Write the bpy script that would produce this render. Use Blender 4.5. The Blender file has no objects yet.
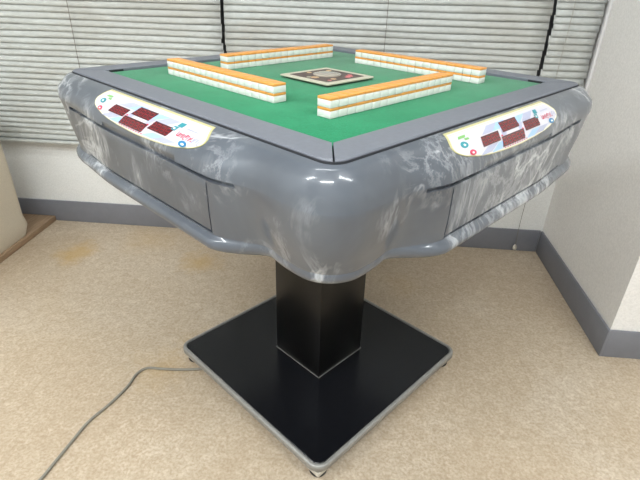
import bpy, bmesh, math, random
from mathutils import Vector, Matrix
random.seed(7)
C = bpy.context.scene.collection
PI = math.pi
PSI = 0.878            # table rotation in the room
D, RX, PF = 0.779, 0.869, 0.129   # back wall, right pillar side, pillar front
H = 0.8185             # rail top

# ------------------------------------------------------------ materials
class NT:
    def __init__(s, name):
        s.m = bpy.data.materials.new(name); s.m.use_nodes = True
        s.t = s.m.node_tree; s.b = s.t.nodes['Principled BSDF']
    def n(s, typ, **k):
        nd = s.t.nodes.new(typ)
        for a, v in k.items():
            if a in nd.inputs.keys(): nd.inputs[a].default_value = v
            else: setattr(nd, a, v)
        return nd
    def l(s, a, b): s.t.links.new(a, b)
    def coord(s, scale=(1, 1, 1), rot=(0, 0, 0)):
        c = s.n('ShaderNodeTexCoord'); m = s.n('ShaderNodeMapping')
        m.inputs['Scale'].default_value = scale; m.inputs['Rotation'].default_value = rot
        s.l(c.outputs['Object'], m.inputs['Vector']); return m.outputs['Vector']
    def noise(s, vec, scale, detail=4, rough=.5, dist=0):
        n = s.n('ShaderNodeTexNoise'); n.inputs['Scale'].default_value = scale
        n.inputs['Detail'].default_value = detail; n.inputs['Roughness'].default_value = rough
        n.inputs['Distortion'].default_value = dist
        s.l(vec, n.inputs['Vector']); return n.outputs['Fac']
    def ramp(s, fac, stops):
        r = s.n('ShaderNodeValToRGB'); e = r.color_ramp.elements
        while len(e) < len(stops): e.new(.5)
        for q, (p, c) in zip(e, stops):
            q.position = p; q.color = (*c, 1) if isinstance(c, tuple) else (c, c, c, 1)
        s.l(fac, r.inputs['Fac']); return r.outputs['Color']
    def mix(s, fac, a, b, mode='MIX'):
        m = s.n('ShaderNodeMix'); m.data_type = 'RGBA'; m.blend_type = mode
        for sock, v in ((m.inputs[0], fac), (m.inputs[6], a), (m.inputs[7], b)):
            if hasattr(v, 'default_value') or isinstance(v, bpy.types.NodeSocket): s.l(v, sock)
            elif isinstance(v, tuple): sock.default_value = (*v, 1)
            else: sock.default_value = v
        return m.outputs[2]
    def math(s, op, a, b=0.):
        m = s.n('ShaderNodeMath'); m.operation = op
        for sock, v in ((m.inputs[0], a), (m.inputs[1], b)):
            if isinstance(v, bpy.types.NodeSocket): s.l(v, sock)
            else: sock.default_value = v
        return m.outputs[0]
    def bump(s, h, strength=.3, dist=.001):
        b = s.n('ShaderNodeBump'); b.inputs['Strength'].default_value = strength
        b.inputs['Distance'].default_value = dist
        s.l(h, b.inputs['Height']); s.l(b.outputs['Normal'], s.b.inputs['Normal'])
    def col(s, c):
        if isinstance(c, tuple): s.b.inputs['Base Color'].default_value = (*c, 1)
        else: s.l(c, s.b.inputs['Base Color'])
    def set(s, rough=.5, metal=0, coat=0, spec=.5):
        s.b.inputs['Roughness'].default_value = rough; s.b.inputs['Metallic'].default_value = metal
        s.b.inputs['Coat Weight'].default_value = coat; s.b.inputs['Coat Roughness'].default_value = .06
        s.b.inputs['Specular IOR Level'].default_value = spec
        return s.m

def lin(r, g, b):
    f = lambda c: (c/255/12.92) if c/255 <= .04045 else ((c/255+.055)/1.055)**2.4
    return (f(r), f(g), f(b))

def speck(name, c, rough=.5, amt=.06, scale=60, metal=0, coat=0, bump=0, spec=.5):
    t = NT(name); v = t.coord(); f = t.noise(v, scale, 4, .6)
    lo = tuple(x*(1-amt) for x in c); hi = tuple(min(1, x*(1+amt)) for x in c)
    t.col(t.ramp(f, [(.3, lo), (.7, hi)]))
    if bump: t.bump(f, bump)
    return t.set(rough, metal, coat, spec)

def m_marble():
    t = NT('grey_marbled_plastic'); v = t.coord((1, 1, .8), (0, 0, 1.1))
    # wispy, smeared pale swirls on a mid grey moulded plastic
    w = t.noise(v, 3.1, 5, .62, 1.6)
    thin = t.math('SUBTRACT', 1, t.math('MULTIPLY', t.math('ABSOLUTE', t.math('SUBTRACT', w, .5)), 34))
    thin = t.math('MAXIMUM', thin, 0)
    v2 = t.coord((1, 1, .55), (.3, .2, .5)); w2 = t.noise(v2, 7.5, 6, .7, 2.2)
    thin2 = t.math('MAXIMUM', t.math('SUBTRACT', 1, t.math('MULTIPLY', t.math('ABSOLUTE', t.math('SUBTRACT', w2, .47)), 17)), 0)
    patchy = t.noise(v, 6.5, 4, .6, .6); pos = t.coord()
    # where the swirls gather on this casing
    for (x, y, z, r, k_) in ((-.10, -.45, .72, .13, .20), (.05, -.45, .73, .12, .17), (-.25, -.43, .79, .09, .20), (-.33, -.42, .73, .06, .20), (.22, -.45, .72, .14, .14), (.40, -.41, .77, .12, .17),
                          (-.12, -.46, .66, .08, .15), (.10, -.46, .66, .12, .1), (-.41, -.385, .76, .05, .15), (-.395, -.395, .69, .06, .12), (-.45, .22, .72, .09, .17), (-.43, .38, .79, .10, .17),
                          (-.45, -.02, .72, .06, .12), (-.44, -.20, .78, .06, .12), (-.45, -.13, .70, .06, .08), (-.46, .18, .66, .05, .16)):
        d = t.n('ShaderNodeVectorMath'); d.operation = 'DISTANCE'; t.l(pos, d.inputs[0]); d.inputs[1].default_value = (x, y, z)
        fall = t.math('MAXIMUM', t.math('SUBTRACT', 1, t.math('DIVIDE', d.outputs['Value'], r)), 0)
        patchy = t.math('ADD', patchy, t.math('MULTIPLY', fall, k_*1.5))
    mask = t.ramp(patchy, [(.54, .0), (.70, 1.)])
    cloud = t.ramp(t.noise(v2, 6, 6, .7, 1.5), [(.5, 0.), (.8, 1.)])
    f = t.math('ADD', t.math('MULTIPLY', thin, 1.0), t.math('MULTIPLY', thin2, .5))
    f = t.math('MULTIPLY', t.math('ADD', f, t.math('MULTIPLY', cloud, .55)), mask)
    f = t.math('MULTIPLY', f, .62)
    base = t.ramp(t.noise(v, 5, 4, .6, .8), [(.3, lin(76, 82, 92)), (.7, lin(94, 101, 111))])
    t.col(t.mix(f, base, lin(205, 209, 214)))
    return t.set(.3, 0, .55)

def m_felt():
    t = NT('green_felt'); v = t.coord(); n = t.noise(v, 420, 3, .7); n2 = t.noise(v, 14, 4, .6)
    c = t.ramp(n, [(.3, lin(8, 104, 66)), (.7, lin(28, 138, 94))])
    t.col(t.mix(t.ramp(n2, [(.35, 0.), (.75, .35)]), c, lin(50, 158, 112)))
    t.bump(n, .5, .001); t.b.inputs['Sheen Weight'].default_value = .25
    return t.set(.95, spec=.1)

def m_floor():
    t = NT('beige_marbled_vinyl'); v = t.coord()
    a = t.noise(v, 2.2, 6, .65, .6); b = t.noise(v, 44, 6, .74, 1.0); g = t.noise(v, 140, 3, .6)
    c = t.ramp(a, [(.3, lin(196, 179, 156)), (.5, lin(206, 191, 169)), (.72, lin(216, 204, 186))])
    c = t.mix(t.ramp(b, [(.38, .55), (.6, 0.)]), c, lin(170, 150, 124))
    c = t.mix(t.ramp(b, [(.58, 0.), (.78, .5)]), c, lin(226, 216, 200))
    c = t.mix(t.ramp(g, [(.38, .4), (.58, 0.)]), c, lin(160, 132, 106))
    # yellow stains where they are on the floor
    sep = t.n('ShaderNodeTexCoord')
    warp = t.noise(v, 9, 4, .7)
    for (x, y, r, s) in ((-1.024, .504, .11, .75), (-.52, .50, .10, .7), (-.45, -.09, .11, .35), (-.80, .66, .14, .25), (-.36, .04, .1, .3), (.27, .46, .1, .2)):
        m = t.n('ShaderNodeVectorMath'); m.operation = 'DISTANCE'
        t.l(sep.outputs['Object'], m.inputs[0]); m.inputs[1].default_value = (x, y, 0)
        d = t.math('ADD', t.math('DIVIDE', m.outputs['Value'], r), t.math('MULTIPLY', t.math('SUBTRACT', warp, .5), 2.2))
        c = t.mix(t.ramp(d, [(.1, s*.8), (1., 0.)]), c, lin(193, 156, 88))
    # tile joints, 0.457 m
    sx = t.n('ShaderNodeSeparateXYZ'); t.l(sep.outputs['Object'], sx.inputs[0])
    for ax, off in ((0, .302), (1, .22)):
        q = t.math('PINGPONG', t.math('ADD', sx.outputs[ax], off), .2285)
        c = t.mix(t.ramp(q, [(.0008, .14), (.0022, 0.)]), c, lin(150, 130, 104))
    t.col(c); t.bump(b, .05, .0005)
    return t.set(.42, spec=.4)

def m_wall(name, c, sc=220):
    t = NT(name); v = t.coord(); n = t.noise(v, sc, 3, .7); n2 = t.noise(v, 3, 4, .6)
    c2 = t.ramp(n, [(.3, tuple(x*.90 for x in c)), (.7, tuple(min(x*1.05, 1) for x in c))])
    t.col(t.mix(t.ramp(n2, [(.4, 0.), (.8, .16)]), c2, tuple(x*.82 for x in c)))
    t.bump(n, .6, .0015)
    return t.set(.85, spec=.2)

def m_slat():
    t = NT('dusty_blind_slat'); v = t.coord((.35, 1, 1)); n = t.noise(v, 5, 5, .65, .5); n2 = t.noise(t.coord((.5, 1, 1)), 60, 4, .7)
    c = t.ramp(n2, [(.35, lin(186, 190, 188)), (.7, lin(203, 207, 205))])
    c = t.mix(t.ramp(n, [(.46, 0.), (.72, .6)]), c, lin(164, 160, 150))
    t.col(c); return t.set(.45)

def m_brown_wood():
    t = NT('brown_wood'); n = t.noise(t.coord((30, 3, 30)), 4, 5, .6, .4)
    t.col(t.ramp(n, [(.3, lin(146, 120, 94)), (.7, lin(176, 150, 122))])); return t.set(.5)

def m_emit(name, c, s):
    t = NT(name); t.b.inputs['Emission Color'].default_value = (*c, 1); t.b.inputs['Emission Strength'].default_value = s
    t.col(c); return t.m

M = dict(
    marble=m_marble(), felt=m_felt(), floor=m_floor(), slat=m_slat(), wood=m_brown_wood(),
    wall=m_wall('white_wallpaper', lin(236, 237, 236)), wall_r=m_wall('speckled_wallpaper', lin(242, 240, 238), 150),
    ceil=m_wall('ceiling_paint', lin(232, 232, 230)),
    base=speck('grey_vinyl_skirting', lin(124, 126, 134), .45, .05, 20),
    rail=speck('grey_rail_plastic', lin(112, 116, 126), .42, .06, 120),
    groove_shade=speck('groove_shade_grey', lin(56, 58, 64), .7), dark=speck('dark_gap', lin(34, 36, 40), .7), black=speck('black_laminate', lin(19, 20, 24), .22, .15, 300, spec=.42),
    blackcol=speck('black_column_paint', lin(11, 11, 12), .3, .1, 80, spec=.4),
    metal=speck('brushed_grey_metal', lin(150, 149, 146), .45, .08, 90, metal=.4),
    offwhite=speck('off_white_metal', lin(196, 190, 178), .5, .08, 60),
    tile=speck('white_tile', lin(236, 236, 232), .25, .02, 90), orange=speck('orange_tile_back', lin(230, 158, 76), .3, .05, 40),
    cream=speck('cream_plate', lin(192, 188, 170), .5, .05, 90), brown=speck('dark_brown_print', lin(84, 70, 66), .5, .15, 60),
    clear=speck('pale_dome', lin(160, 152, 140), .12, .06, 30, coat=.6), pink=speck('pink_print', lin(222, 130, 132), .5),
    peach=speck('peach_print', lin(222, 190, 150), .5),
    pw=speck('panel_white', lin(216, 214, 224), .28, .02, 90, coat=.3), pborder=speck('panel_yellow_border', lin(196, 190, 140), .35, .04, 90),
    pcream=speck('panel_cream', lin(236, 232, 212), .3, .02, 90),
    lblue=speck('light_blue_print', lin(160, 196, 240), .35, .05), lgrey=speck('grey_blue_print', lin(176, 180, 204), .35, .05),
    led=speck('display_window', lin(82, 8, 24), .2, .1, 60, coat=.4), seg=speck('display_digits', lin(158, 44, 50), .4),
    ledge=speck('display_edge', lin(60, 20, 30), .4),
    red=speck('red_print', lin(206, 60, 92), .35), teal=speck('teal_print', lin(52, 148, 160), .35),
    blue=speck('blue_print', lin(44, 128, 178), .35), green=speck('green_print', lin(130, 186, 110), .35),
    white=speck('white_print', lin(238, 240, 244), .35),
    cord=speck('grey_cable', lin(138, 134, 124), .5), fabric=speck('beige_fabric', lin(214, 204, 186), .95, .08, 320, bump=.4, spec=.1),
    cordw=speck('blind_cord', lin(120, 116, 108), .7), ltcord=speck('pale_blind_cord', lin(176, 174, 168), .7),
    trim=speck('white_trim', lin(226, 226, 228), .4, .02), wframe=speck('window_aluminium', lin(90, 92, 94), .4, .05, 40, metal=.6),
    lamp=m_emit('fluorescent_tube', (1, .99, .96), 9.0), lampw=speck('lamp_white', lin(236, 236, 236), .5),
)
g = NT('window_glass'); g.col((.22, .23, .24)); g.b.inputs['Roughness'].default_value = .05; g.b.inputs['Transmission Weight'].default_value = .3
M['glass'] = g.m

# ------------------------------------------------------------ helpers
def link(name, bm, mats, parent=None, smooth=30):
    me = bpy.data.meshes.new(name)
    bmesh.ops.recalc_face_normals(bm, faces=bm.faces); bm.to_mesh(me); bm.free()
    for m in (mats if isinstance(mats, (list, tuple)) else [mats]): me.materials.append(M[m])
    if smooth:
        for p in me.polygons: p.use_smooth = True
        me.set_sharp_from_angle(angle=math.radians(smooth))
    o = bpy.data.objects.new(name, me); C.objects.link(o)
    if parent: o.parent = parent
    return o
def struct(o): o['kind'] = 'structure'; return o
def tag(o, label, cat, group=None):
    o['label'] = label; o['category'] = cat
    if group: o['group'] = group
    return o
def empty(name, loc, rz=0):
    o = bpy.data.objects.new(name, None); o.empty_display_size = .05
    o.location = loc; o.rotation_euler = (0, 0, rz); C.objects.link(o); return o
def box(bm, x0, y0, z0, x1, y1, z1, bev=0, mi=0, seg=2):
    vs = [bm.verts.new(p) for p in ((x0,y0,z0),(x1,y0,z0),(x1,y1,z0),(x0,y1,z0),(x0,y0,z1),(x1,y0,z1),(x1,y1,z1),(x0,y1,z1))]
    fs = [bm.faces.new([vs[i] for i in q]) for q in ((3,2,1,0),(4,5,6,7),(0,1,5,4),(1,2,6,5),(2,3,7,6),(3,0,4,7))]
    for f in fs: f.material_index = mi
    if bev:
        es = list({e for f in fs for e in f.edges})
        bmesh.ops.bevel(bm, geom=es, offset=bev, segments=seg, affect='EDGES', profile=.5)
def tube(bm, pts, r, n=10, mi=0):
    pts = [Vector(p) for p in pts]; rings = []
    for i, p in enumerate(pts):
        d = (pts[min(i+1, len(pts)-1)] - pts[max(i-1, 0)]).normalized()
        a = d.cross(Vector((0, 0, 1)));
        if a.length < .1: a = d.cross(Vector((1, 0, 0)))
        a.normalize(); b = d.cross(a)
        rings.append([bm.verts.new(p + r*(math.cos(2*PI*k/n)*a + math.sin(2*PI*k/n)*b)) for k in range(n)])
    for A, B in zip(rings, rings[1:]):
        for k in range(n): bm.faces.new((A[k], A[(k+1)%n], B[(k+1)%n], B[k])).material_index = mi
    for R_ in (rings[0], rings[-1]): bm.faces.new(R_).material_index = mi
def lathe(bm, prof, n=24, c=(0, 0, 0), mi=0):
    rings = [[bm.verts.new((c[0]+r*math.cos(2*PI*k/n), c[1]+r*math.sin(2*PI*k/n), c[2]+z)) for k in range(n)] for r, z in prof]
    for A, B in zip(rings, rings[1:]):
        for k in range(n): bm.faces.new((A[k], A[(k+1)%n], B[(k+1)%n], B[k])).material_index = mi
    for R_ in (rings[0], rings[-1]): bm.faces.new(R_).material_index = mi
def rrect(h, r, n=8, z=0, h2=None):
    h2 = h2 or h; out = []
    for q, (sx, sy) in enumerate(((1, 1), (-1, 1), (-1, -1), (1, -1))):
        for k in range(n+1):
            a = q*PI/2 + k*PI/2/n
            out.append((sx*(h-r)+r*math.cos(a), sy*(h2-r)+r*math.sin(a), z))
    return out
def loft(bm, rings, caps=(True, True), mi=0):
    R_ = [[bm.verts.new(p) for p in r] for r in rings]; n = len(R_[0])
    for A, B in zip(R_, R_[1:]):
        for k in range(n): bm.faces.new((A[k], A[(k+1)%n], B[(k+1)%n], B[k])).material_index = mi
    if caps[0]: bm.faces.new(R_[0]).material_index = mi
    if caps[1]: bm.faces.new(R_[-1]).material_index = mi
def catmull(P, n=8):
    P = [Vector(p) for p in P]; Q = [2*P[0]-P[1]] + P + [2*P[-1]-P[-2]]; out = []
    for i in range(1, len(Q)-2):
        for k in range(n):
            t = k/n; a, b, c, d = Q[i-1:i+3]
            out.append(.5*((2*b)+(-a+c)*t+(2*a-5*b+4*c-d)*t*t+(-a+3*b-3*c+d)*t**3))
    return out + [P[-1]]
def interp(tab, z):
    for (z0, *a), (z1, *b) in zip(tab, tab[1:]):
        if z <= z0 and z >= z1:
            f = (z0-z)/(z0-z1) if z0 != z1 else 0
            return [x+(y-x)*f for x, y in zip(a, b)]
    return list(tab[0][1:]) if z > tab[0][0] else list(tab[-1][1:])

# ------------------------------------------------------------ the room
bm = bmesh.new(); box(bm, -2.6, -3.2, -.1, 2.4, D+.2, 0); struct(link('floor', bm, 'floor', smooth=0))
WX0, WX1, WZ0, WZ1 = -2.25, .80, .44, 1.93
bm = bmesh.new()
box(bm, -2.6, D, 0, 2.4, D+.14, WZ0); box(bm, -2.6, D, WZ1, 2.4, D+.14, 2.45)
box(bm, -2.6, D, WZ0, WX0, D+.14, WZ1); box(bm, WX1, D, WZ0, 2.4, D+.14, WZ1)
struct(link('wall_back', bm, 'wall', smooth=0))
bm = bmesh.new(); box(bm, RX, PF, 0, 2.4, D, 2.45); struct(link('wall_right', bm, 'wall_r', smooth=0))
bm = bmesh.new(); box(bm, 2.3, -3.2, 0, 2.4, PF, 2.45); struct(link('wall_side', bm, 'wall', smooth=0))
bm = bmesh.new(); box(bm, -2.7, -3.2, 0, -2.6, D+.14, 2.45); struct(link('wall_left', bm, 'wall', smooth=0))
bm = bmesh.new(); box(bm, -2.7, -3.3, 0, 2.4, -3.2, 2.45); struct(link('wall_front', bm, 'wall', smooth=0))
bm = bmesh.new(); box(bm, -2.7, -3.3, 2.45, 2.4, D+.14, 2.55); struct(link('ceiling', bm, 'ceil', smooth=0))
BT = .008
bm = bmesh.new(); box(bm, -2.6, D-BT, 0, RX-BT, D, .0995, .0015); struct(link('baseboard_back', bm, 'base'))
bm = bmesh.new(); box(bm, RX-BT, PF-BT, 0, RX, D-BT, .0995, .0015); struct(link('baseboard_right', bm, 'base'))
bm = bmesh.new(); box(bm, RX, PF-BT, 0, 2.3, PF, .0995, .0015); struct(link('baseboard_front', bm, 'base'))
bm = bmesh.new(); box(bm, RX-.009, D-.052, .385, RX, D-.03, 2.45, .002); struct(link('trim_1', bm, 'trim'))
win = None
bm = bmesh.new()
for x in (WX0, -.98, -.06, WX1-.05): box(bm, x, D+.06, WZ0, x+.05, D+.1, WZ1)
for z in (WZ0, WZ1-.05): box(bm, WX0, D+.06, z, WX1, D+.1, z+.05)
win = struct(link('window_1', bm, 'wframe', smooth=0))
bm = bmesh.new(); box(bm, WX0, D+.075, WZ0, WX1, D+.082, WZ1); link('pane', bm, 'glass', win, smooth=0)

# ------------------------------------------------------------ venetian blinds
PITCH = .0217
def blind(x0, x1, cords, label, cordmat, z0=.392):
    root = empty('venetian_blind', ((x0+x1)/2, D-.035, z0-.014)); cx, cy, cz = root.location
    tag(root, label, 'blind', None)
    bm = bmesh.new(); n = max(4, int((x1-x0)/.06)); rows = int((1.93-z0)/PITCH)
    ph = random.random()*9
    for i in range(rows):
        zc = z0 + (i+.5)*PITCH + .003; jx0 = random.uniform(-.0035, .0035); jx1 = random.uniform(-.0035, .0035)
        tilt0 = math.radians(76+random.uniform(-2.5, 2.5)); W = .0130
        prev = None
        for k in range(n+1):
            f = k/n; x = (x0+jx0)+(x1+jx1-x0-jx0)*f
            dz = .0011*math.sin(x*5.3+i*.55+ph)+.0008*math.sin(x*13+i*1.7+ph)
            tl = tilt0+math.radians(2.5)*math.sin(x*8+i*2.1+ph)
            vs = []
            for s in (-1, -.33, .33, 1):
                # bottom edge towards the room, crown bulging outwards
                y = -math.cos(tl)*W*(-s) - (1-s*s)*.0010*math.sin(tl)
                z = math.sin(tl)*W*s + (1-s*s)*.0008
                vs.append(bm.verts.new((x-cx, y, zc+z+dz-cz)))
            if prev:
                for q in range(3): bm.faces.new((prev[q], vs[q], vs[q+1], prev[q+1]))
            prev = vs
    o = link('slats', bm, 'slat', root, smooth=60)
    sm = o.modifiers.new('s', 'SOLIDIFY'); sm.thickness = .0006
    bm = bmesh.new(); box(bm, x0-cx, -.012, 0, x1-cx, .012, .012, .003); link('bottom_rail', bm, 'slat', root)
    bm = bmesh.new(); box(bm, x0-cx, -.016, 1.925-cz, x1-cx, .016, 1.96-cz, .003); link('headrail', bm, 'slat', root)
    for c in cords:
        bm = bmesh.new()
        pts = [(c-cx+.0012*math.sin(z*23), -.0165, z*1.55) for z in [k/16 for k in range(17)]]
        tube(bm, pts, .0011, 6)
        link('ladder_cord', bm, cordmat, root)
    return root
blind(-2.3, -.4385, [-.99, -1.75], 'wide white dusty venetian blind left of the left dark gap', 'cordw')
blind(-.4255, .6885, [.145], 'closed white venetian blind behind the middle of the table', 'cordw')
blind(.7015, .855, [.75], 'narrow white venetian blind in the corner beside the right wall', 'ltcord')
# the pull cord with its tassel hanging by the right blind
r = empty('pull_cord', (.766, D-.022, .02))
tag(r, 'thin blind pull cord with small cream tassel hanging low on the back wall', 'cord')
bm = bmesh.new(); tube(bm, catmull([(0, 0, .012), (-.003, 0, .12), (-.002, 0, .25), (-.006, -.0, .37)]), .0010, 6); link('string', bm, 'cordw', r)
bm = bmesh.new(); lathe(bm, [(.0075, -.006), (.0085, 0), (.0075, .008), (.004, .014), (.002, .016)], 12); link('tassel', bm, 'offwhite', r)

# ------------------------------------------------------------ the table
T = empty('mahjong_table', (0, 0, 0), PSI)
tag(T, 'grey marbled automatic mahjong table with green felt top on square black pedestal', 'table')
PROF = [  # z, offset at the middle, front corner: offset, radius; other corners: offset, radius
 (.8140,.3985,.3985,.025,.3985,.030),(.811,.4085,.4080,.038,.4090,.045),(.808,.4150,.4120,.044,.4160,.060),(.800,.4275,.4195,.052,.4260,.080),(.790,.4390,.425,.058,.4375,.095),
 (.780,.4465,.429,.062,.4415,.105),(.770,.4500,.431,.064,.4425,.110),(.762,.4520,.4320,.064,.4410,.115),(.752,.4505,.4320,.064,.4400,.118),(.720,.4500,.4290,.062,.4385,.130),
 (.700,.4495,.425,.060,.4370,.140),(.684,.4485,.4200,.058,.4360,.150),(.6695,.4480,.4165,.058,.4360,.155),(.6675,.4505,.4155,.057,.4390,.160),(.6645,.4550,.4160,.057,.4430,.165),
 (.6600,.4580,.4165,.057,.4470,.172),(.6550,.4590,.4155,.057,.4480,.178),(.6505,.4575,.4120,.057,.4460,.178),(.647,.4520,.4070,.057,.4400,.178)]
def sstep(a, b, x): x = min(1, max(0, (x-a)/(b-a))); return x*x*(3-2*x)
GN, GF, DN, DF = .257, .305, .206, .247    # groove and drawer ends, towards the front corner / away from it
def ends(side, n, f): return (-n, f) if side in (0, 2) else (-f, n)
def rec(side, t, z):
    d = 0; g = ends(side, GN, GF); w = ends(side, DN, DF)
    if g[0]-.0001 <= t <= g[1]+.0001 and .7554 <= z <= .7621: d = .006
    if w[0]-.0001 <= t <= w[1]+.0001 and .6720 <= z <= .7553: d = max(d, .012)
    if abs(t) <= .1251 and .7621 < z <= .7695: d = .004*(.7695-z)/.0074
    return d
def corner(side, t): return (side+(t > 0)) % 4          # 0 is the corner nearest the front
def kside(side, t, z):
    km, kc, r, kc2, r2 = interp(PROF, z); a = abs(t); near = corner(side, t) == 0
    if near:
        k = kc+(km-kc)*(1-sstep(.205, .300, a))
        if a > .2: k -= .007*math.exp(-((a-.283)/.028)**2)*sstep(.78, .66, z)
    else:
        kc, r = kc2, r2; k = kc+(km-kc)*(1-sstep(.10, .30, a))
    e = a-(kc-r)
    if e > 0: k -= r-math.sqrt(max(0, r*r-min(e, r)**2))
    return k
def tdiag(side, sg, z):
    km, kc, r, kc2, r2 = interp(PROF, z)
    if corner(side, sg) != 0: kc, r = kc2, r2
    return kc-r*(1-math.sqrt(.5))
def S(side, t, z, off=0):
    """point of the casing's side: side 0 faces -v, each next turns by 90 degrees"""
    return Matrix.Rotation(side*PI/2, 3, 'Z') @ Vector((t, -(kside(side, t, z)+off), z))
TL = sorted([sg*x for sg in (-1, 1) for x in (.03,.06,.09,.12,.125,.1256,.15,.175,.190,DN,DN+.0006,.212,.222,.232,DF,DF+.0006,.254,GN,GN+.0006,.270,.279,.288,.297,GF,GF+.0006,.315,.330,.345)]+[0])
ZL = [.8140,.8125,.811,.8095,.808,.804,.800,.795,.790,.785,.780,.775,.7695,.767,.7648,.7623,.7620,.7555,.7552,.745,.733,.720,.710,.700,.690,.680,.6722,.6717,.6695,.6685,.6675,.666,.6645,.6625,.660,.6575,.655,.6525,.6505,.6485,.647]
bm = bmesh.new(); rings = []
for q_, z in enumerate([.798]+ZL):
    zz = .8140 if q_ == 0 else z
    ring = []
    for side in range(4):
        Rm = Matrix.Rotation(side*PI/2, 3, 'Z'); tn, tp = tdiag(side, -1, zz), tdiag(side, 1, zz); NE = 9
        ex = lambda td, k: .345+(td-.345)*math.sin(PI/2*k/NE)
        ts = [-ex(tn, k) for k in range(NE, 0, -1)]+TL+[ex(tp, k) for k in range(1, NE)]
        for t in ts:
            ring.append(Rm@Vector((t, -(kside(side, t, zz)-(0 if q_ == 0 else rec(side, t, zz))), z)))
    rings.append(ring)
inner = [[Vector((p.x*.93, p.y*.93, .647)) for p in rings[-1]], [Vector((p.x*.92, p.y*.92, .662)) for p in rings[-1]]]
loft(bm, rings+inner)
casing = link('casing', bm, 'marble', T, smooth=38)
# drawers and control panels on each of the four sides
def patch(bm, side, tz, off, th, mi=0, nt=1):
    pass
def make_drawer(side):
    bm = bmesh.new(); NTt, NZ = 26, 12
    def P(i, j, o):
        w = ends(side, DN-.0014, DF-.0014); t = w[0]+(w[1]-w[0])*i/NTt; z = .6758+(.7546-.6758)*j/NZ
        e = .0016 if j == NZ else 0
        return S(side, t, z, o-e)
    F = [[bm.verts.new(P(i, j, .0006)) for j in range(NZ+1)] for i in range(NTt+1)]
    B = [[bm.verts.new(P(i, j, -.0105)) for j in range(NZ+1)] for i in range(NTt+1)]
    for i in range(NTt):
        for j in range(NZ):
            bm.faces.new((F[i][j], F[i+1][j], F[i+1][j+1], F[i][j+1])); bm.faces.new((B[i][j], B[i][j+1], B[i+1][j+1], B[i+1][j]))
        bm.faces.new((F[i][0], B[i][0], B[i+1][0], F[i+1][0])); bm.faces.new((F[i][NZ], F[i+1][NZ], B[i+1][NZ], B[i][NZ]))
    for j in range(NZ):
        bm.faces.new((F[0][j], F[0][j+1], B[0][j+1], B[0][j])); bm.faces.new((F[NTt][j], B[NTt][j], B[NTt][j+1], F[NTt][j+1]))
    return link('drawer', bm, 'marble', T, smooth=38)

ZT, ZB = .8130, .7745     # control panel: s = 0 at the rail, 1 at its lowest point
def PS(side, t, s, off): return S(side, t-(.008 if side == 0 else 0), ZT+(ZB-ZT)*s, off)
def half_w(s, grow=0):
    # half width of the plate at depth s: short slanted ends, round lower corners, arched lower edge
    pts = [(0, .168), (.12, .174), (.3, .181), (.42, .181), (.55, .173), (.68, .156), (.80, .128), (.88, .100), (.95, .062), (1.0, .0)]
    for (a, x), (b, y) in zip(pts, pts[1:]):
        if a <= s <= b: return x+(y-x)*(s-a)/(b-a)
    return 0
def plate(bm, side, inset, off, mi):
    rows = [];  N = 22; ss = [0, .06, .12, .2, .3, .38, .45, .52, .58, .64, .70, .75, .80, .84, .88, .915, .95, .975, .993]
    for s in ss:
        w = half_w(s)
        f = 1-inset
        s2 = .5+(s-.5)*(1-inset*4.6); w2 = max(w-inset*.19, .004)
        rows.append([bm.verts.new(PS(side, -w2+2*w2*k/N, s2, off)) for k in range(N+1)])
    for A, B in zip(rows, rows[1:]):
        for k in range(N): bm.faces.new((A[k], B[k], B[k+1], A[k+1])).material_index = mi
    return rows
def quadpatch(bm, side, t0, t1, s0, s1, off, mi, slant=0, n=4):
    rows = []
    for j in range(n+1):
        s = s0+(s1-s0)*j/n
        rows.append([bm.verts.new(PS(side, t0+(t1-t0)*k/n+slant*(.5-j/n), s, off)) for k in range(n+1)])
    for A, B in zip(rows, rows[1:]):
        for k in range(n): bm.faces.new((A[k], B[k], B[k+1], A[k+1])).material_index = mi
def disc(bm, side, tc, sc, rt, rs, off, mi, n=16):
    c = bm.verts.new(PS(side, tc, sc, off)); R_ = [bm.verts.new(PS(side, tc+rt*math.cos(2*PI*k/n), sc+rs*math.sin(2*PI*k/n), off)) for k in range(n)]
    for k in range(n): bm.faces.new((c, R_[k], R_[(k+1)%n])).material_index = mi
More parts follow.
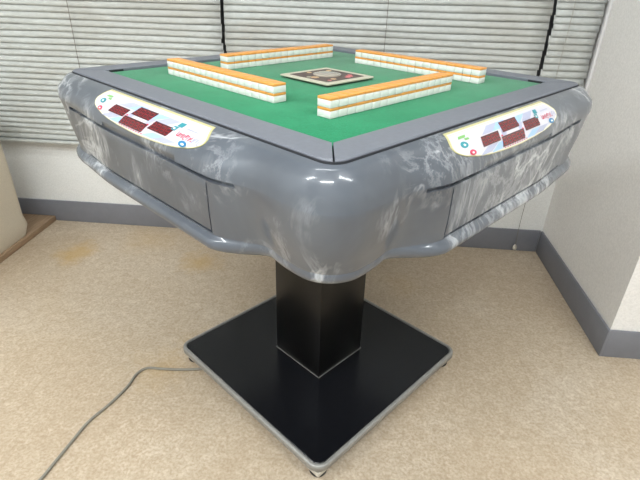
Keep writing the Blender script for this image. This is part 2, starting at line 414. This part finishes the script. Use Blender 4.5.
def make_panel(side):
    bm = bmesh.new()
    R1 = plate(bm, side, 0, .0016, 0)
    # skirt down to the casing so the plate has thickness
    def skirt(vs):
        low = [bm.verts.new(v.co - (Matrix.Rotation(side*PI/2, 3, 'Z')@Vector((0, -1, .6)).normalized())*.0022) for v in vs]
        for a, b, c, d in zip(vs, vs[1:], low[1:], low): bm.faces.new((a, b, c, d)).material_index = 0
    skirt(R1[0]); skirt(R1[-1]); skirt([r_[0] for r_ in R1]); skirt([r_[-1] for r_ in R1])
    plate(bm, side, .014, .0020, 1)
    plate(bm, side, .036, .0023, 2)
    o = link('control_panel', bm, ['pborder', 'pcream', 'pw'], T, smooth=40)
    # printed light bands between the displays
    bm = bmesh.new()
    for (t0, t1, s0, s1, mi, sl) in ((-.112,-.078,.60,.80,1,.03),(-.078,-.048,.62,.84,0,.03),(-.078,-.045,.10,.28,1,.03),(-.045,-.018,.10,.28,0,.03),
                                 (.022,.052,.12,.30,0,.03),(.052,.085,.12,.34,1,.03),(.040,.072,.66,.86,0,.03),(.072,.108,.66,.84,1,.03),
                                 (-.040,-.024,.3,.5,1,.01),(.020,.034,.3,.5,1,.01)):
        quadpatch(bm, side, t0, t1, s0, s1, .0028, mi, sl)
    link('printed_band', bm, ['lblue', 'lgrey'], o, smooth=0)
    # four displays
    for (tc, sc, w, h) in ((-.078, .44, .055, .28), (-.002, .26, .059, .28), (-.014, .66, .078, .32), (.066, .46, .057, .29)):
        bm = bmesh.new()
        quadpatch(bm, side, tc-w/2, tc+w/2, sc-h/2, sc+h/2, .0034, 0, .010)
        nd = 4 if w < .07 else 5
        for d in range(nd):
            c = tc-w/2+w*(d+.5)/nd; a = w/nd*.30; hh = h*.30; tw_, th_ = w*.016, h*.045
            for (x0, x1, y0, y1) in ((-a, a, -hh-th_, -hh), (-a, a, -th_/2, th_/2), (-a, a, hh, hh+th_), (-a-tw_, -a, -hh, 0), (a, a+tw_, -hh, 0), (-a-tw_, -a, 0, hh), (a, a+tw_, 0, hh)):
                quadpatch(bm, side, c+x0, c+x1, sc+y0, sc+y1, .0037, 1, 0, 1)
        link('display', bm, ['led', 'seg'], o, smooth=0)
    def icon(name, items, label):
        bm = bmesh.new(); mats = []
        for it in items:
            if it[0] not in mats: mats.append(it[0])
            mi = mats.index(it[0])
            if it[1] == 'd': disc(bm, side, *it[2:], mi)
            else: quadpatch(bm, side, *it[2:7], mi, it[7] if len(it) > 7 else 0, 2)
        q = link(name, bm, mats, o, smooth=0)
        if label: q['label'] = label
    icon('button', [('red', 'd', -.142, .60, .0085, .085, .0034), ('white', 'd', -.142, .60, .003, .03, .0037)], 'round red button')
    icon('button', [('teal', 'd', -.150, .34, .0095, .085, .0034), ('white', 'd', -.150, .34, .003, .03, .0037)], 'round teal button')
    icon('printed_mark', [('green', 'q', -.152, -.132, .12, .18, .0034, .004), ('green', 'q', -.140, -.128, .20, .25, .0034)], 'small green printed mark')
    icon('printed_mark', [('teal', 'q', .099, .113, .12, .24, .0034, .004), ('teal', 'q', .091, .103, .25, .37, .0034, .004), ('white', 'q', .094, .099, .29, .33, .0037)], 'teal printed squares')
    icon('button', [('blue', 'd', .138, .62, .0105, .095, .0034), ('white', 'd', .139, .62, .0045, .035, .0037)], 'round blue button')
    # tiny slanted red lettering, too small to read in the photograph
    bm = bmesh.new(); x = .112
    for k in range(13):
        w = (.0016, .0028, .0012, .0022)[k % 4]; s0 = .33+(k*37 % 5)*.012
        quadpatch(bm, side, x, x+w, s0, s0+.14-(k % 3)*.02, .0034, 0 if k < 9 else 1, .003, 1)
        if k % 2 == 0: quadpatch(bm, side, x, x+.0042, s0+(.0 if k % 4 else .12), s0+(.022 if k % 4 else .142), .0034, 0 if k < 9 else 1, 0, 1)
        x += .0047
    for k in range(8): quadpatch(bm, side, .124+k*.004, .1265+k*.004, .20, .235, .0034, 1, 0, 1)
    link('lettering', bm, ['red', 'lgrey'], o, smooth=0)
    bm = bmesh.new()
    for k in range(10): quadpatch(bm, side, -.054+k*.0085, -.050+k*.0085, .835, .865, .0034, 0, .001, 1)
    for (a, s_) in ((-.044, .47), (.028, .5)): disc(bm, side, a, s_, .003, .025, .0034, 0)
    link('printed_dots', bm, ['red'], o, smooth=0)
    return o
for side in range(4):
    make_drawer(side); make_panel(side)
# rail: four mitred strips
for side in range(4):
    Rm = Matrix.Rotation(side*PI/2, 3, 'Z'); bm = bmesh.new()
    hi, ho, rr = .3400, .3950, .024; gp = .0009
    # plan points outer (with rounded half corner at each end) and inner
    out = []; n = 6
    for k in range(n+1):
        a = -PI*3/4+k*(PI/4)/n; out.append((-(ho-rr)+rr*math.cos(a), -(ho-rr)+rr*math.sin(a)))
    for k in range(n+1):
        a = -PI/2+k*(PI/4)/n; out.append(((ho-rr)+rr*math.cos(a), -(ho-rr)+rr*math.sin(a)))
    inn = [(-hi+(2*hi)*k/(len(out)-1), -hi) for k in range(len(out))]
    def mit(p, end): return p
    out[0] = (out[0][0]+gp, out[0][1]-gp); out[-1] = (out[-1][0]-gp, out[-1][1]-gp)
    inn[0] = (inn[0][0]+gp*1.6, inn[0][1]); inn[-1] = (inn[-1][0]-gp*1.6, inn[-1][1])
    def off_in(pts, d): return [(x*(1-d/.395), y*(1-d/.395)) for x, y in pts]
    prof = [(inn, .8000, 0), (inn, H-.0012, 0), (inn, H, .0010*-1), (out, H, .0016), (out, H-.0016, 0), (out, .8000, 0)]
    rows = []
    for pts, z, d in prof:
        rows.append([bm.verts.new(Rm@Vector((x*(1-d/.39), y*(1-d/.39), z))) for x, y in pts])
    for A, B in zip(rows, rows[1:]+rows[:1]):
        for k in range(len(A)-1): bm.faces.new((A[k], A[k+1], B[k+1], B[k]))
    bm.faces.new([r_[0] for r_ in rows]); bm.faces.new([r_[-1] for r_ in rows])
    link('rail', bm, 'rail', T, smooth=35)
bm = bmesh.new(); loft(bm, [rrect(.3962, .025, 8, .801), rrect(.3962, .025, 8, .8158), rrect(.3930, .024, 8, .8158), rrect(.3930, .024, 8, .801)], (False, False)); link('rail_groove_shade', bm, 'groove_shade', T)  # added dark strip: its colour stands in for shade in the rail groove
bm = bmesh.new(); loft(bm, [rrect(.3965, .02, 6, .795), rrect(.3965, .02, 6, .799)]); link('top_tray', bm, 'dark', T)
ZF = H-.0056
bm = bmesh.new(); box(bm, -.3390, -.3390, .800, .3390, .3390, ZF, .0008); link('felt', bm, 'felt', T)
for side, x0 in ((1, -.332), (2, .300)):
    Rm = Matrix.Rotation(side*PI/2, 3, 'Z'); bm = bmesh.new(); box(bm, x0, -.3405, ZF+.0002, x0+.032, -.3385, H-.0012)
    for q in bm.verts: q.co = Rm@q.co
    link('rail_slot', bm, 'dark', T, smooth=0)
# centre lid
lid = None
bm = bmesh.new(); loft(bm, [rrect(.0725, .004, 4, ZF+.0035), rrect(.0735, .005, 4, ZF+.0045), rrect(.0735, .005, 4, ZF+.0062), rrect(.0725, .004, 4, ZF+.0070)]); lid = link('centre_lid', bm, 'cream', T)
bm = bmesh.new(); loft(bm, [rrect(.064, .003, 3, ZF), rrect(.064, .003, 3, ZF+.0036)]); link('lid_stem', bm, 'dark', lid)
bm = bmesh.new(); loft(bm, [rrect(.058, .004, 4, ZF+.0069), rrect(.058, .004, 4, ZF+.0073)])
for (x, y, rx_, mi) in ((-.040, -.002, .010, 2), (-.047, .008, .006, 3), (.030, -.038, .009, 1), (.018, -.044, .007, 1), (.040, -.030, .006, 1), (-.022, -.040, .007, 2), (.044, .038, .007, 2), (-.010, .046, .006, 2), (-.040, -.046, .005, 1)):
    for q in range(6):
        a = q*PI/3; lathe(bm, [(rx_*.45, 0), (rx_*.4, .0004)], 10, (x+rx_*.5*math.cos(a), y+rx_*.5*math.sin(a), ZF+.0073), mi)
link('printed_square', bm, ['brown', 'pink', 'peach', 'cream'], lid)
bm = bmesh.new(); lathe(bm, [(.031, 0), (.031, .0012), (.029, .0026), (.022, .0040), (.012, .0048), (.004, .0050)], 32, (.004, .004, ZF+.0073)); link('dice_dome', bm, 'clear', lid, smooth=50)
# pedestal
bm = bmesh.new(); box(bm, -.0865, -.0865, .0505, .0865, .0865, .652, .0022, 0, 2); col_ = link('pedestal_column', bm, 'blackcol', T)
bm = bmesh.new()
for q in range(4):
    k = len(bm.verts); box(bm, -.0885, -.0885, .0505, .0885, -.0868, .0525)
    bm.verts.ensure_lookup_table()
    bmesh.ops.rotate(bm, verts=bm.verts[k:], cent=(0, 0, 0), matrix=Matrix.Rotation(q*PI/2, 3, 'Z'))
link('column_trim', bm, 'metal', T)
bm = bmesh.new(); loft(bm, [rrect(0.2785, .022, 8, .030), rrect(0.2785, .022, 8, .0500), rrect(0.2775, .021, 8, .0507)]); link('base_plate', bm, 'black', T)
bm = bmesh.new()
loft(bm, [rrect(0.2795, .022, 10, .030), rrect(0.2795, .022, 10, .0505), rrect(0.2810, .0235, 10, .0530), rrect(0.2855, .028, 10, .0530), rrect(0.2895, .032, 10, .0500), rrect(0.2900, .0325, 10, .0460), rrect(0.2900, .0325, 10, .037), rrect(0.2880, .031, 10, .034), rrect(0.2795, .022, 10, .034)], (False, False))
bmesh.ops.remove_doubles(bm, verts=bm.verts, dist=1e-5); link('base_rim', bm, 'metal', T, smooth=50)
for sx, sy in ((-1, -1), (1, -1), (1, 1), (-1, 1)):
    bm = bmesh.new(); lathe(bm, [(.019, .0), (.021, .004), (.021, .012), (.013, .016)], 20, (sx*.258, sy*.258, 0)); f = link('foot', bm, 'dark', T)
    bm = bmesh.new(); box(bm, sx*.256-.026, sy*.256-.026, .016, sx*.256+.026, sy*.256+.026, .031, .004); link('foot_bracket', bm, 'offwhite', f)

# ------------------------------------------------------------ mahjong tiles: four walls of 17 x 2
w, tw, th = .0208, .0288, .0322/2
bm = bmesh.new(); box(bm, -w/2+.0004, -tw/2, 0, w/2-.0004, tw/2, th*.76, .0011); body0 = link('mahjong_tile', bm, 'tile', None, smooth=50)
bm = bmesh.new(); box(bm, -w/2+.0004, -tw/2, th*.76-.0010, w/2-.0004, tw/2, th-.0001, .0011); back0 = link('tile_back', bm, 'orange', body0, smooth=50)
ORD = 'first second third fourth fifth sixth seventh eighth ninth'.split()
WN = ['near-right', 'far-right', 'far-left', 'near-left']; FIRST = ['left', 'right', 'right', 'left']
a0, d0 = -.2447, .2435; first = True
for wl in range(4):
    for i in range(17):
        for lay in range(2):
            if first: o, b, first = body0, back0, False
            else:
                o = body0.copy(); C.objects.link(o); b = back0.copy(); C.objects.link(b); b.parent = o
            ang = wl*PI/2+PSI
            u = a0+(i+.5)*w; v = -d0+tw/2+random.uniform(-.0004, .0004)+(.0008 if wl == 0 and i > 8 else 0)
            z = ZF+.0002+lay*th
            p = Matrix.Rotation(ang, 3, 'Z')@Vector((u, v, z))
            o.location = p; o.rotation_euler = (0, 0, ang+random.uniform(-.004, .004))
            if i <= 8: e, q = FIRST[wl], i
            else: e, q = ('right' if FIRST[wl] == 'left' else 'left'), 16-i
            pos = '%s from its %s end' % (ORD[q], e) if q else 'at its %s end' % e
            if i == 8: pos = 'exact middle of the row'
            tag(o, 'orange-backed white tile in the %s layer of the %s wall, %s' % (('bottom', 'top')[lay], WN[wl], pos), 'mahjong tile', 'face-down tiles of the %s wall' % WN[wl])

# ------------------------------------------------------------ power cord
bm = bmesh.new()
P = [(-.30, -.070, .0045), (-.343, -.082, .004), (-.395, -.090, .004), (-.445, -.093, .004), (-.487, -.095, .004), (-.507, -.120, .004), (-.512, -.170, .004), (-.531, -.233, .004), (-.556, -.292, .004),
     (-.566, -.350, .004), (-.575, -.413, .004), (-.585, -.470, .004), (-.62, -.56, .004), (-.66, -.68, .004)]
tube(bm, catmull(P, 6), .0036, 10)
tag(link('power_cord', bm, 'cord', None, smooth=60), 'thin grey power cord running over the floor from under the table base', 'cord')

# ------------------------------------------------------------ wooden board and fabric sofa at the left edge
bm = bmesh.new(); box(bm, -1.95, -.45, 0, -1.277, D-BT-.001, .024, .002)
tag(link('floor_board', bm, 'wood'), 'low brown wooden board lying on the floor at the left, against the baseboard', 'board')
sf = empty('sofa', (-1.60, .25, .024))
tag(sf, 'beige fabric-covered sofa end standing on the brown wooden board', 'sofa')
def soft(name, x0, x1, y0, y1, z0, z1, r, flare=0):
    bm = bmesh.new(); rings = []; cx, cy = (x0+x1)/2, (y0+y1)/2; hx, hy = (x1-x0)/2, (y1-y0)/2
    N = 14
    for j in range(N+1):
        f = j/N; z = z0+(z1-z0)*f
        ins = 0
        dzb, dzt = z-z0, z1-z
        if dzt < r: ins = r-math.sqrt(max(0, r*r-(r-dzt)**2))
        if dzb < .012: ins = max(ins, .012-dzb)
        fl = flare*math.exp(-((dzb-.018)/.03)**2)
        rings.append([(cx+x+.002*math.sin(9*y+14*z), cy+y+.002*math.sin(11*x+9*z), zz) for x, y, zz in rrect(hx-ins+fl, min(hx, hy)*.45, 8, z-.024, hy-ins+fl)])
    for q in rings:
        for k, p in enumerate(q): q[k] = (p[0]+1.60, p[1]-.25, p[2])
    loft(bm, rings); return link(name, bm, 'fabric', sf, smooth=70)
soft('armrest', -1.52, -1.285, -.25, .62, .024, .60, .06, .010)
soft('seat', -1.90, -1.515, -.24, .60, .024, .40, .05)

# ------------------------------------------------------------ lamps on the ceiling
LAMPS = [(-.35, -.55), (-.35, -2.0), (1.15, -1.25), (-1.75, -1.25)]
for k, (x, y) in enumerate(LAMPS):
    f = empty('ceiling_lamp', (x, y, 2.45))
    tag(f, 'long white ceiling lamp with two fluorescent tubes', 'lamp', 'ceiling lamps')
    bm = bmesh.new(); box(bm, -.62, -.11, -.05, .62, .11, 0, .006); link('lamp_housing', bm, 'lampw', f)
    for s in (-1, 1):
        bm = bmesh.new(); tube(bm, [(-.59, s*.055, -.068), (.59, s*.055, -.068)], .014, 12); link('tube', bm, 'lamp', f)
    L = bpy.data.lights.new('lamp_light', 'AREA'); L.shape = 'RECTANGLE'; L.size = 1.2; L.size_y = .2; L.energy = (9, 30, 18, 26)[k]; L.color = (.93, .98, 1)
    lo = bpy.data.objects.new('lamp_light', L); lo.location = (0, 0, -.09); C.objects.link(lo); lo.parent = f
wd = bpy.data.worlds.new('w'); bpy.context.scene.world = wd; wd.use_nodes = True
wd.node_tree.nodes['Background'].inputs[0].default_value = (.5, .55, .6, 1); wd.node_tree.nodes['Background'].inputs[1].default_value = .08

# ------------------------------------------------------------ camera (fitted to the photograph)
loc = Vector((-.78491, -.75409, 1.00591)); r = Vector((.705918, -.707833, .025531)); u = Vector((.324004, .354760, .877021)); fw = Vector((.629842, .610833, -.479772))
Rz = Matrix.Rotation(PSI, 3, 'Z'); loc, r, u, fw = Rz@loc, Rz@r, Rz@u, Rz@fw
m = Matrix.Identity(4)
for i in range(3): m[i][0], m[i][1], m[i][2], m[i][3] = r[i], u[i], -fw[i], loc[i]
cd = bpy.data.cameras.new('camera'); cd.sensor_width = 36; cd.lens = 479.76*36/640; cd.clip_start = .05
co = bpy.data.objects.new('camera', cd); C.objects.link(co); co.matrix_world = m
sc = bpy.context.scene; sc.camera = co
sc.view_settings.view_transform = 'Standard'; sc.view_settings.look = 'None'; sc.view_settings.gamma = 1; sc.view_settings.exposure = .15
